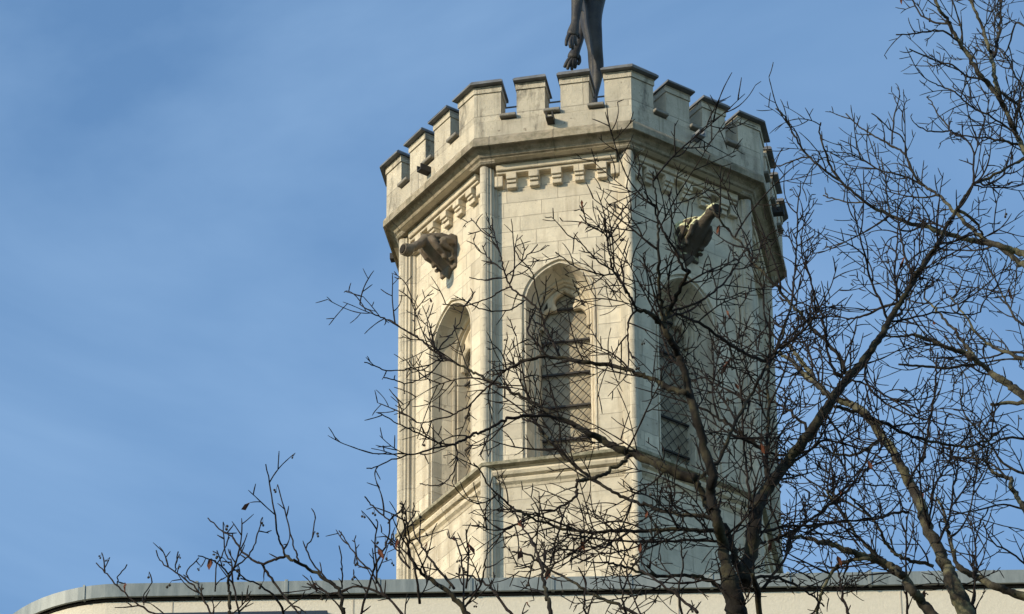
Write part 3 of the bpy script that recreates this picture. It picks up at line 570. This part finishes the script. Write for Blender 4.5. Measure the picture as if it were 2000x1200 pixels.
# ---------------------------------------------------------------- bare trees
# each limb: tree, first width, last width (photo pixels), distance at its foot and tip (m), side branch density, its course from foot to tip
LIMBS = """
A 56 30 24 24 .3 1440,1215 1436,1180 1428,1140 1420,1110
A 27 15 24 23.6 .7 1420,1120 1412,1070 1404,1030 1396,1000 1388,965 1392,930 1377,885 1362,825 1347,768 1336,720 1322,690 1306,657 1294,635
A 18 14 24.1 24 .6 1450,1135 1432,1075 1418,1035 1390,1003 1372,970 1360,940
A 34 12 24.1 24.6 .8 1452,1140 1464,1085 1472,1040 1478,1000 1490,970 1510,940 1537,905 1565,868 1590,835 1612,800 1632,772 1655,740 1685,705 1710,672 1730,640 1750,605 1770,575 1785,545
A 12 5 24.6 25 .8 1785,545 1800,520 1815,500 1830,478 1845,450 1857,428 1872,405 1885,385 1902,362 1925,350 1955,335 1985,318 2010,305
A 5 3 25 25.3 1 1902,362 1901,330 1902,298 1887,272 1862,262 1852,248
A 4 2.6 25 25.2 1 1902,362 1940,367 1972,366 2005,358
A 16 11 24.0 23.7 .7 1485,1210 1478,1150 1470,1120
A 9 3 23.6 23.2 .75 1293,635 1292,600 1288,550 1286,500 1286,450 1284,410 1278,370 1276,335
A 12 8 23.6 23.4 .5 1294,635 1310,600 1330,560 1347,530
A 8 3 23.4 23.0 1 1347,532 1335,522 1318,490 1299,458 1285,425 1272,395 1258,372 1246,345
A 11 8 23.6 23.4 .6 1293,635 1277,620 1262,609 1244,606
A 7 3 23.4 22.9 1.1 1244,606 1237,593 1225,570 1210,547 1199,530 1192,505 1188,480 1184,455 1180,435 1173,417
A 5 3.5 23.4 23.2 .9 1243,607 1230,622 1226,645 1228,680 1236,700
A 4 2.6 23.1 22.9 1 1200,535 1180,537 1150,530 1120,520 1095,500 1085,493
A 4 2.6 23.1 22.7 1 1197,528 1170,512 1148,490 1130,470 1108,459
A 3.5 2.5 23.0 22.8 1 1187,465 1170,450 1150,440 1132,420
A 4 2.5 23.0 23.2 1 1186,468 1200,450 1212,430 1216,412
A 6 3 23.6 24 .9 1303,610 1330,603 1365,590 1395,570 1420,545 1437,520 1452,495 1467,468
A 6 8 23.7 24.6 .9 1318,612 1340,620 1370,633 1400,655 1427,674 1455,690 1482,702 1500,708
A 24 11 24 24.2 .5 1360,938 1320,925 1285,907 1262,897 1235,887 1210,878 1178,860 1150,845 1125,831 1086,816
A 9 4 24.2 24.8 .6 1086,816 1060,797 1030,780 1000,766 975,752 952,741 930,730 900,715 880,705 863,698
A 5 2.6 24.8 25.2 .4 863,698 835,675 815,657 790,645 765,628 745,620 725,610 703,595
A 8 6 24.2 23.8 .6 1086,817 1050,813 1000,816 970,830 945,842 920,852 900,862 885,868
A 5 2.6 23.8 23.5 .5 885,868 845,877 810,887 770,886 728,886
A 4 2.6 23.8 23.4 .7 885,868 855,865 825,850 800,838 775,827 755,815 738,807
A 3.5 2.6 23.6 23.4 .3 800,887 765,898 732,913 716,915
A 3.5 2.6 23.8 23.9 .3 890,870 893,888 890,910 880,930 865,945 850,949 835,948 820,945
A 3.5 2.6 24.8 24.4 .5 863,700 840,712 815,718 790,722 755,724 730,715 712,708
A 3.5 2.6 24.8 24.3 .4 866,700 850,720 830,735 812,745 790,748 770,742 750,738
A 3.5 2.6 24.9 25.4 .4 850,690 870,665 885,648 900,625 905,600 915,590 928,570
A 3 2.4 25 25.4 .5 809,655 810,620 810,600 803,580 795,558
A 14 9 23.7 23.9 .7 1342,768 1320,762 1300,755 1280,742 1250,732 1225,722
A 10 7 23.9 24.1 .7 1225,722 1180,713 1140,708 1100,700 1060,698 1030,703 1000,717
A 5 2.6 24.1 24.4 .7 1000,717 985,725 975,735 965,745 945,762 930,778 912,795 900,803 880,812 850,820 825,826 800,820
A 6 4 24.1 24.3 .8 1094,700 1080,670 1065,640 1057,612 1040,595 1015,575 999,562 990,545
A 4 2.4 24.3 24.6 .8 990,545 982,520 978,500 972,480 967,465 963,445 960,425
A 3.5 2.6 24.3 24.6 .4 999,562 980,567 960,580 935,590 905,598 885,597 865,595
A 3.5 2.6 24.3 24 .4 1027,586 1010,598 990,607 960,608 935,602 910,588 902,582
A 3.5 2.6 24.3 24.5 .4 990,538 1000,530 1020,510 1040,490 1050,478
A 3.5 2.4 24.3 24 .6 1057,612 1048,570 1042,540 1030,520 1015,505 1007,490
A 3 2.4 24.3 24.6 .3 990,542 970,545 940,547 917,542
A 3 2.4 24.4 24.8 .4 984,528 965,515 950,498 942,480
A 3 2.4 24.4 24.8 .4 965,465 945,455 930,438 920,427
A 5 3.5 24 24.2 .8 1068,697 1050,672 1030,647 1036,625 1046,605
A 10 4 24 24.5 .9 1395,1010 1350,1008 1310,1002 1270,990 1245,982 1225,975 1190,956 1160,937 1120,907 1090,880 1070,860 1052,838
A 10 5 24 23.7 .9 1402,1040 1360,1035 1300,1034 1250,1037 1200,1038 1150,1040 1125,1038 1100,1033 1075,1025 1050,1018 1025,1005 1002,993
A 5 3 23.7 23.3 .7 1002,993 985,978 965,960 950,942 937,918 925,905
A 7 3.5 24 23.6 .9 1405,1058 1350,1055 1300,1058 1240,1058 1180,1055 1150,1050 1120,1045 1100,1042
A 4 2.6 23.7 23.4 1 1115,1042 1095,1060 1075,1075 1050,1090 1030,1102 1005,1108
A 9 8 24.1 24 .8 1228,890 1215,905 1190,920 1170,930 1150,937 1126,938
A 8 3 24 23.8 1 1126,938 1127,960 1120,975 1105,985 1080,995 1055,1000 1030,1010 1000,1030
A 4 2.6 23.9 23.6 1 1112,982 1102,1005 1092,1035 1080,1070 1078,1100
A 9 5 24 24.6 1 1372,930 1405,900 1425,850 1447,807 1465,772 1485,737 1505,705 1520,678 1530,650 1537,622 1546,595
A 5 3 24.6 25 1 1546,595 1550,550 1553,520 1556,480 1557,430 1560,385
A 7 3 24.3 24.5 1 1470,1010 1463,955 1456,900 1450,840 1450,780 1437,720 1424,672 1420,650
A 9 5 24.3 24.6 1 1500,960 1497,875 1500,825 1500,737 1503,690
A 11 5 24.2 23.8 .9 1418,1160 1400,1142 1370,1128 1330,1125 1290,1127 1250,1118 1215,1105 1185,1098
A 8 4 24 24.4 1 1470,1130 1510,1125 1550,1140 1580,1160 1610,1185
A 8 4 24.5 24.9 .9 1500,1060 1530,1045 1560,1032 1600,1002 1635,975 1660,955 1685,928 1705,900 1725,872
A 7 5 24.4 24.2 .7 1495,1058 1470,1068 1440,1074 1410,1075
A 10 5 24.4 24.6 1 1500,880 1480,870 1455,855 1430,835 1400,815 1375,800
A 8 4 24.5 24.4 1 1655,742 1630,728 1620,700 1615,670 1610,640 1600,600 1585,560 1575,520
A 9 4 24.5 24.9 1 1650,730 1640,700 1620,675 1590,647 1575,630 1557,607 1535,582 1505,547 1470,512 1455,482 1425,455 1400,422 1385,408
A 6 3 24.6 24.9 1 1762,590 1750,555 1748,520 1752,470 1755,430
A 6 3 24.6 24.2 1 1735,628 1720,590 1700,545 1690,500 1678,460 1672,430 1668,400
A 6 3 24.6 24.9 .9 1740,618 1760,612 1770,590
A 7 4 24.6 25 .8 1765,590 1730,598 1700,612 1668,622 1655,625
A 6 3 24.6 25 .9 1785,545 1775,520 1765,490 1758,450 1752,420
A 6 3 24.7 25 .8 1832,475 1860,473 1890,462 1905,458
A 5 3 24.6 24.9 .9 1740,628 1790,620 1830,610 1860,612 1890,615 1915,610
A 6 3 24.5 24.2 1 1700,688 1690,740 1720,780 1750,800 1790,815 1840,828 1868,835
A 5 3 24.5 24.2 1 1660,740 1700,755 1735,775 1762,795 1790,815
A 9 4 24.5 24.9 .8 1630,795 1670,805 1710,820 1750,838 1800,858 1850,868 1890,872 1925,862 1950,845 1970,830
A 7 3.5 24.4 24.2 .9 1500,885 1540,890 1580,880 1610,860 1650,868 1690,880 1720,893
A 8 4 24.3 24.7 .8 1580,850 1570,830 1545,805 1520,790 1500,780 1470,760
A 6 3 24.4 24 1 1610,805 1640,850 1650,900 1655,950
A 8 4 24.2 24.6 .9 1490,1150 1530,1095 1545,1060 1525,1030
A 8 3 24.3 24.7 1 1480,1040 1530,1030 1580,1028 1640,1020 1700,1012 1740,1005
C 46 30 25.5 25.6 .2 1895,1220 1880,1180 1862,1140 1850,1110
C 29 18 25.6 25.8 .5 1850,1110 1830,1068 1812,1030 1800,990 1782,952 1765,920 1745,885 1720,850 1700,820 1680,800 1662,790
C 16 8 25.8 26.2 .7 1662,790 1640,782 1615,770 1600,755 1588,742 1572,732 1560,718 1540,700 1520,690
C 13 7 26 26.4 .8 1600,757 1580,725 1560,700 1545,680 1530,668
C 26 15 25.5 25.4 .5 1830,1215 1802,1178 1785,1158 1770,1132 1750,1112 1730,1100 1700,1090 1670,1080 1650,1075
C 14 6 25.4 25.2 .8 1650,1075 1620,1062 1600,1060 1575,1050 1545,1048 1520,1046
C 10 7 25.4 25.6 .6 1700,1092 1665,1095 1640,1103 1622,1122 1608,1150 1600,1175 1592,1205
C 9 5 25.4 25.8 .8 1758,1122 1735,1100 1710,1083 1690,1065 1670,1040 1652,1012 1632,985 1615,960
C 8 4 25.6 25.9 .8 1800,900 1807,880 1812,850 1820,800 1826,760 1828,720 1832,690
C 6 4 25.6 25.7 .5 1772,948 1785,922 1800,900
C 6 3 25.6 25.9 1 1812,1022 1820,980 1826,950 1840,925 1855,900 1865,870
C 7 3 25.6 26 1 1830,1062 1842,1040 1856,1000 1862,950 1870,920 1872,880
C 4 3 25.5 25.2 .9 1750,955 1735,948 1705,948 1690,945
C 7 3 25.6 25.3 .9 1775,1000 1745,1003 1720,1012 1690,1016 1640,1020 1600,1022
C 6 4 25.5 25.7 .7 1772,1205 1771,1150 1770,1100 1770,1050 1770,1010
C 8 4 25.6 25.8 .8 1905,1205 1902,1150 1903,1110 1903,1085
C 8 4 25.6 25.9 .8 1660,1205 1645,1160 1640,1130 1638,1110
C 9 4 25.7 25.5 .9 1720,855 1690,880 1640,890 1600,870
D 20 14 27 27 .6 2015,1172 1970,1156 1940,1145 1915,1130 1890,1117 1870,1105
D 10 6 27 27.2 .8 1870,1105 1862,1080 1856,1050 1850,1030 1842,1000 1838,988 1828,972
D 9 5 27 26.6 .8 1822,1106 1780,1095 1755,1085 1735,1070 1720,1040 1700,1010 1680,990 1660,970
D 13 7 27 27.2 .6 2010,1010 1995,985 1983,965 1974,950 1976,935 1965,933 1945,927 1930,910 1920,895
D 22 14 27.5 27.6 .5 2015,785 1980,760 1955,740 1935,728
D 13 8 27.6 27.4 .7 1935,728 1915,712 1898,698 1878,688 1850,678 1820,665 1785,654
D 6 3 27.4 27.2 .8 1785,654 1760,657 1735,658 1715,655
D 9 4 27.6 28 .9 1912,708 1895,685 1880,665 1865,645 1850,630 1835,612 1822,598 1805,583
D 7 5 27.6 27.4 .7 1908,712 1880,715 1850,720 1820,717 1790,715 1755,712
D 11 7 27 27 .5 2010,788 1970,788 1935,790
D 9 3 27.5 27.8 1 2010,705 1970,690 1940,678 1910,655 1890,625 1865,590 1850,575
D 7 3 27.5 27.8 1 2010,640 1985,625 1965,590 1950,560 1940,530
D 6 3 27.5 27.8 1 2010,690 1970,688 1935,698 1900,702
D 18 13 26.5 26.6 .5 2020,503 1985,492 1955,482 1925,474 1895,470
D 12 7 26.6 26.3 .7 1895,470 1855,458 1830,452 1800,440 1775,437 1740,422 1700,402
D 7 3 26.3 26 .8 1700,402 1662,372 1635,350 1600,325 1575,300 1557,275 1545,255 1533,228 1515,212
D 4 3 26.2 26.5 .9 1690,396 1655,395 1625,388 1608,382
D 14 10 27 27.2 .6 2015,530 1985,508 1955,485 1925,470
D 11 6 27.2 27.4 .8 1925,470 1898,448 1877,427 1852,402 1830,380 1808,365
D 6 3 27.4 27.7 .8 1808,365 1790,348 1775,318 1765,300 1745,287 1715,270 1690,255 1675,245 1652,222
D 5 3 27.4 27.2 1 1808,365 1780,350 1750,340 1720,333 1690,315 1660,300
D 4 2.6 27.5 27.3 .8 1773,312 1768,285 1760,267 1740,255 1720,235 1702,222
D 4 2.6 27.5 27.8 .6 1742,282 1745,240 1752,205 1758,187
D 4 3 26.3 26.5 .8 1740,422 1733,390 1730,350 1722,315
D 9 5 26.8 27 .9 1870,410 1900,430 1920,460
D 6 3 26.8 26.5 .9 1640,352 1620,320 1610,290 1600,260 1603,240
D 4 2.6 26.5 26.7 .8 1585,308 1560,310 1530,322 1512,325
D 14 10 27 27 .5 2015,335 1998,290 1985,262 1975,240 1965,216
D 13 7 27 26.8 .8 1965,216 1950,190 1932,168 1914,145 1895,113 1875,85 1860,60 1848,38 1832,15 1822,-12
D 10 6 27 27.3 .8 1952,187 1945,160 1940,130 1936,108 1930,88 1920,60 1908,28 1896,5 1890,-12
D 8 5 27.2 27.5 .8 1940,112 1948,85 1952,60 1955,30 1956,-12
D 7 5 27 27.3 .7 1958,183 1975,197 1990,206 1995,232 2010,255
D 6 3 27 26.7 .9 2010,288 1985,282 1960,275 1930,270 1900,268 1870,262 1855,255
D 4 2.6 26.7 26.5 .7 1855,255 1840,258 1810,255 1795,248 1788,242
D 4 2.6 26.7 26.9 .7 1853,253 1845,238 1830,220 1820,200 1810,190
D 5 3 26.9 26.6 1 1985,262 1960,245 1930,225 1900,210 1880,195 1865,180 1845,172 1828,164
D 5 3 26.9 26.6 1 1925,155 1890,150 1860,128 1830,120 1800,107 1776,96
D 5 3 26.9 26.6 1 1870,80 1840,62 1810,62 1780,66 1750,68
D 5 3 26.9 27.1 1 1858,45 1830,45 1800,30 1785,5 1775,-10
D 5 3 27.2 27.5 1 2010,60 1985,45 1970,90 1960,110
D 5 3 27.2 27.5 1 2010,190 1985,150 1970,120 1950,95
D 5 3 27.2 27 1 1985,250 1990,200 2000,160
D 6 3 27.2 26.9 1 2010,860 1970,855 1930,870 1890,890
D 6 3 27.2 26.9 1 2010,930 1960,905 1935,870 1900,830 1880,800 1876,760
D 5 3 27.2 26.9 1 2010,1110 1975,1080 1940,1060 1920,1020
D 5 3 27.2 26.9 1 2010,1000 1960,985 1900,1000 1850,1005
E 9 7 22 22 .6 680,1215 671,1197 665,1155 640,1135 604,1112 575,1096 558,1086
E 6 3 22 22.3 .8 558,1086 535,1094 511,1101 490,1090 473,1077 452,1048 432,1037 406,1012
E 5 2.6 22 21.8 .9 557,1086 548,1062 542,1042 537,1005 529,955 519,907
E 4 2.6 22.1 22.3 .9 584,1100 577,1078 570,1055 555,995 542,947
E 6 4 22.2 22 .8 511,1101 530,1130 555,1165 575,1188 590,1210
E 9 6 22 22 .7 450,1215 447,1190 447,1160 446,1122
E 4 2.6 22 22.2 .8 446,1122 460,1108 485,1085 498,1060 507,1030 513,1011
E 4 2.6 22 21.8 .8 446,1122 430,1105 415,1095 387,1086
E 5 2.6 22 22.3 .5 345,1215 300,1198 280,1188 250,1165 225,1140 205,1118 188,1100
E 3 2.4 22.2 22 .3 229,1142 232,1125 248,1103
E 3 2.4 22.2 22.4 .3 281,1182 280,1165 297,1138
E 5 2.6 22 22.2 .5 418,1215 400,1175 385,1153 370,1138 345,1120 315,1098 305,1075
E 3 2.4 22 21.8 .3 342,1116 344,1100 348,1078
E 3.5 2.5 22 22.3 .5 395,1162 385,1140 367,1130 367,1112 388,1090
E 3.5 2.5 22 22.3 .8 420,1155 422,1110 435,1080 448,1050
E 5 2.6 22 22.3 .8 470,1215 455,1140 452,1100 440,1080 436,1020
E 6 3 22.5 22.5 .8 700,1215 725,1130 735,1100 757,1060 760,1020 745,1005 725,985 712,970
E 4 2.6 22.5 22.7 .8 758,1022 770,1008 785,995 792,978
E 5 2.6 22.5 22.8 .8 760,1170 747,1156 727,1118 703,1095 680,1063 662,1037
E 4 2.6 22.5 22.2 .8 668,1150 668,1130 667,1098 662,1066
E 4 2.6 22.3 22.5 .8 640,1135 600,1080 610,1051 616,1013
E 5 2.6 22.5 22.3 .9 735,1140 733,1060 738,1020 735,1015
E 16 9 22.5 22.5 .7 930,1225 905,1187 880,1160 855,1142 830,1125
E 7 3 22.5 22.8 1 887,1150 862,1120 835,1085 820,1060 810,1045 805,1020
E 8 3 22.5 22.2 1.2 830,1125 805,1095 795,1060 790,1030 787,1000 785,985
E 7 3 22.5 22.2 1.2 820,1180 812,1120 800,1080 798,1040 790,1010
E 5 3 22.6 22.9 1.2 800,1110 780,1085 783,1050 800,1020 812,1000
E 5 3 22.5 22.9 1.1 905,1187 905,1130 900,1090 893,1060 887,1048
E 5 3 22.5 22.2 1.1 910,1150 915,1100 912,1050 910,1035
E 6 3 22.6 22.2 1 905,1190 935,1150 945,1120 950,1090
E 11 6 23 23.2 .9 1078,1220 1072,1180 1068,1165 1062,1130 1055,1095
E 6 3 23.2 23.5 .9 1055,1095 1045,1070 1035,1050 1020,1030 1010,1010 1003,990
E 5 3 23.1 22.8 .9 1064,1128 1080,1105 1082,1085 1085,1050
E 9 4 23 23.4 .9 1270,1225 1235,1197 1207,1182 1160,1162 1125,1142 1080,1115 1050,1095 1025,1080 1000,1078
E 8 4 23 23.4 1 1362,1197 1332,1170 1282,1135 1250,1110 1235,1085
E 8 4 23 23.2 1 1030,1225 990,1190 960,1150 930,1130 890,1120
E 7 4 23 23.4 1 800,1220 760,1170 700,1145 650,1160 600,1140
E 6 3 22.4 22.2 1 560,1215 540,1170 500,1140 470,1130
E 6 3 22.4 22.2 1 1150,1225 1140,1180 1145,1140 1130,1110
E 6 3 22.4 22.2 1 1230,1225 1215,1170 1225,1130 1240,1100
E 7 3 22.4 22.2 1 1340,1225 1325,1160 1335,1110 1330,1070 1335,1050
"""
TREES = {
 'A': dict(label='dark bare tree with thick forked stem in front of the tower\'s shaded side', foot=(24.3, 1445, 1700), mb='bark', mt='twig', den=1.0),
 'C': dict(label='lichened bare tree leaning left, its trunk rising at the lower right', foot=(25.8, 1930, 1700), mb='bark2', mt='twig', den=.9),
 'D': dict(label='bare tree reaching in from beyond the right edge, high branches against the sky', foot=(27.5, 2120, 1700), mb='bark2', mt='twig2', den=.85),
 'E': dict(label='low bare tree whose twig tips rise before the flat roof edge', foot=(22.6, 860, 1500), mb='bark', mt='twig', den=.5),
}
class Growth:
    def __init__(s): s.tw = MB(); s.tips = []
up = np.array([0, 0, 1.])
def unit(v): return v/(np.linalg.norm(v)+1e-9)
view = unit(Fv)
def grow(G, p, d, L, r, lev, r_end=.0022, base=None):
    base = unit(d) if base is None else base
    step = .018 if L < .2 else .026
    k = max(3, int(L/step)); pts = [p]; d = unit(d); side = random.choice((-1, 1))
    curl = rng.normal(0, .06, 3)*min(1, .5/max(L, .1)); pull = random.uniform(.0, .09); bend = random.uniform(.0, .16) if L > .1 else .03; ch = []
    for i in range(k):
        d = unit(d+curl+rng.normal(0, .028, 3)+up*pull*.55+base*bend); pts.append(pts[-1]+d*L/k)
        if lev > 0 and i > 0 and i < k and random.random() < .30:
            side = -side
            ch.append((pts[-1], d, i/k, side))
    rad = [r+(r_end-r)*(i/k)**.8 for i in range(k+1)]
    for i in range(1, k):                                # slightly swollen nodes
        if random.random() < .35: rad[i] *= 1.22
    rad[-1] *= .8
    rad[-2] = max(rad[-2], r_end*1.25)
    G.tw.tube(pts, rad, 4 if r < .006 else 6, True)
    G.tips.append(pts[-1])
    for q, dd, t_, sd in ch:
        ax = unit(view+rng.normal(0, .42, 3)); a = sd*random.uniform(.6, 1.2)
        nd = dd*math.cos(a)+np.cross(ax, dd)*math.sin(a)
        Lc = L*random.uniform(.22, .52)*(1.15-.6*t_)
        if Lc < .03: continue
        grow(G, q, nd, min(Lc, .42), max(.0027, min(r*.7, .0042)), lev-1, r_end, dd)
def catmull(P, per):
    P = np.asarray(P, float); out = []
    Q_ = np.vstack([2*P[0]-P[1], P, 2*P[-1]-P[-2]])
    for i in range(1, len(Q_)-2):
        p0, p1, p2, p3 = Q_[i-1:i+3]
        for t_ in np.linspace(0, 1, per, endpoint=False):
            out.append(.5*((2*p1)+(-p0+p2)*t_+(2*p0-5*p1+4*p2-p3)*t_*t_+(-p0+3*p1-3*p2+p3)*t_**3))
    out.append(P[-1]); return np.array(out)
trees = {}
for key, T in TREES.items():
    Yf = T['foot'][0]; fx = at(T['foot'][1], 1200, Yf)[0]
    T['root'] = np.array([fx, Yf, 0.]); T['top'] = np.array([fx, Yf, at(1000, T['foot'][2], Yf)[2]])
    T['e'] = empty('bare_tree', tuple(T['root']), T['label'], 'tree', 'bare winter trees before the tower')
    T['G'] = Growth(); T['off'] = []
for line in LIMBS.strip().split('\n'):
    a = line.split(); T = TREES[a[0]]; w0, w1, d0, d1, den = map(float, a[1:6])
    xy = [tuple(map(float, s_.split(','))) for s_ in a[6:]]
    N = len(xy); pts = [at(x, y, d0+(d1-d0)*i/(N-1)+(0 if i in (0, N-1) else random.uniform(-.05, .05))) for i, (x, y) in enumerate(xy)]
    P = catmull(pts, 5 if w0 > 5 else 4); K = len(P)
    seg = np.r_[0, np.cumsum(np.linalg.norm(np.diff(P, axis=0), axis=1))]
    # knobbly bark: small wander and changing girth
    P[1:-1] += rng.normal(0, .0022 if w0 < 8 else .004, (K-2, 3))
    m_px = FPX/(np.linalg.norm(P.mean(0)-CAM))
    rad = np.array([(w0+(w1-w0)*seg[i]/seg[-1])/m_px/2 for i in range(K)])*(.84 if w0 > 6 else .9)
    rad *= 1+rng.normal(0, .05, K)
    rad = np.maximum(rad, .0030)
    big = w0 >= 9
    if w0 >= 24 and xy[0][1] > 1200: T.setdefault('main', []).append((P[0], rad[0]))
    if xy[0][1] > 1200 or xy[0][0] > 2003: T['off'].append((P[0], unit(P[0]-P[2]), rad[0]))
    if big:
        mb = MB(); mb.tube(P, rad, 12)
        # bark ridges: jitter the skin
        for i in range(len(mb.v)):
            v_ = np.array(mb.v[i]); mb.v[i] = tuple(v_+rng.normal(0, rad.mean()*.055, 3))
        nm = 'limb'
        o = mb.build(nm, M[T['mb']], T['e'], True, fix=False)
    else:
        T['G'].tw.tube(P, rad, 6 if w0 > 5 else 5)
        T['G'].tips.append(P[-1])
    # side shoots
    s_ = 0.03; sd = 1
    dens = den*T['den']
    while s_ < seg[-1]-.01:
        i = int(np.searchsorted(seg, s_)); i = min(max(i, 1), K-1); tdir = unit(P[i]-P[i-1]); rr = rad[i]
        ax = unit(view*sd+rng.normal(0, .5, 3)); aa = random.uniform(.6, 1.15)
        nd = tdir*math.cos(aa)+np.cross(ax, tdir)*math.sin(aa)+up*.12
        if w0 >= 9:
            if random.random() < .9*dens: grow(T['G'], P[i], nd, random.uniform(.15, .8 if a[0] != 'E' else .4), random.uniform(.0042, .0068), 2, .0022, tdir)
            s_ += random.uniform(.075, .15)
        elif w0 > 4.6:
            grow(T['G'], P[i], nd, (random.uniform(.07, .46) if a[0] != 'E' else random.uniform(.05, .24))*(.6+.5*dens), .0042, 2 if random.random() < .6*dens else 1, .0022, tdir); s_ += random.uniform(.052, .115)/max(dens, .3)
        else:
            grow(T['G'], P[i], nd, random.uniform(.025, .19) if a[0] != 'E' else random.uniform(.02, .10), .0034, 1, .0022, tdir); s_ += random.uniform(.04, .10)/max(dens, .3)
        sd = -sd
# roots of the trees: the stems below the picture run together into a trunk that stands on the ground
for key, T in TREES.items():
    tm = MB(); top = T['top']; zt_ = top[2]
    main = T.get('main', [])
    br_ = sum(r**2 for _, _, r in T['off'])**.5
    br_ = max(.14, min(.24, br_*1.05))
    Zs = np.linspace(0, zt_, 14); tm.tube([(T['root'][0]+.08*math.sin(z*.5), T['root'][1]+.06*math.cos(z*.4)-.06, z) for z in Zs], [br_*(1.35-.35*z/zt_)*(1.35 if z < .2 else 1) for z in Zs], 14)
    tp = np.array([T['root'][0]+.08*math.sin(zt_*.5), T['root'][1]+.06*math.cos(zt_*.4)-.06, zt_])
    tm.build('trunk', M[T['mb']], T['e'], True, fix=False)
    for p, dr, r in T['off']:
        # leaves the picture in its own direction, then bends down to the trunk
        L = float(np.linalg.norm(p-tp)); j = -random.uniform(.02, .3)*zt_*.25 if L > 1.5 else -.05
        q = tp+np.array([0, 0, j]); c1 = p+dr*L*.35; c2 = q+up*L*.3
        ts = np.linspace(0, 1, 12)[:, None]
        C = (1-ts)**3*p+3*(1-ts)**2*ts*c1+3*(1-ts)*ts**2*c2+ts**3*q
        r1 = max(r*1.5, .03)
        mb = MB(); mb.tube(C, [r+(r1-r)*t_ for t_ in np.linspace(0, 1, 12)], 10); mb.build('limb', M[T['mb']], T['e'], True, fix=False)
    T['G'].tw.build('crown', M[T['mt']], T['e'], True, fix=False)
# dry leaves and hanging pods left on the twigs
def leaf_mesh():
    m_ = MB(); o_ = [(0, 0, 0), (.012, -.02, .003), (.010, -.045, -.003), (0, -.065, .006), (-.012, -.042, .004), (-.010, -.018, -.004)]
    m_.v = [tuple(Vector((x, z*1.2, y))) for x, y, z in o_]+[(x, z*1.2+.0015, y) for x, y, z in o_]
    m_.f = [(0, 1, 2, 3), (0, 3, 4, 5), (6, 9, 8, 7), (6, 11, 10, 9)]; m_.uv = [[(0, 0)]*4]*4
    return m_
def pod_mesh():
    m_ = MB(); m_.tube([(0, 0, 0), (.003, 0, -.018), (.006, .002, -.032)], [.0012, .0012, .0012], 4)
    for x, z in ((.006, -.038), (-.004, -.03)):
        m_.tube([(x, 0, z+.006), (x, 0, z+.003), (x, 0, z-.003), (x, 0, z-.006)], [.002, .0055, .0055, .002], 6)
    return m_
for key, T in TREES.items():
    tips = T['G'].tips; rl = random.Random(5)
    for nm, mk, mat, cnt in (('dry_leaf', leaf_mesh, M['leaf'], {'A': 22, 'C': 6, 'D': 4, 'E': 14}[key]), ('seed_pod', pod_mesh, M['pod'], {'A': 45, 'C': 25, 'D': 20, 'E': 60}[key])):
        first = None
        for p in rl.sample(tips, min(cnt, len(tips))):
            if first is None: o = mk().build(nm, mat, None, False, fix=False); first = o
            else: o = first.copy(); COL.objects.link(o)
            o.parent = T['e']; o.location = Vector(p)-T['e'].location
            o.rotation_euler = (rl.uniform(-.5, .5), rl.uniform(-.5, .5), rl.uniform(0, 6.3)); k_ = rl.uniform(.7, 1.25); o.scale = (k_, k_, k_)
print('twig verts', {k: len(T['G'].tw.v) for k, T in TREES.items()})
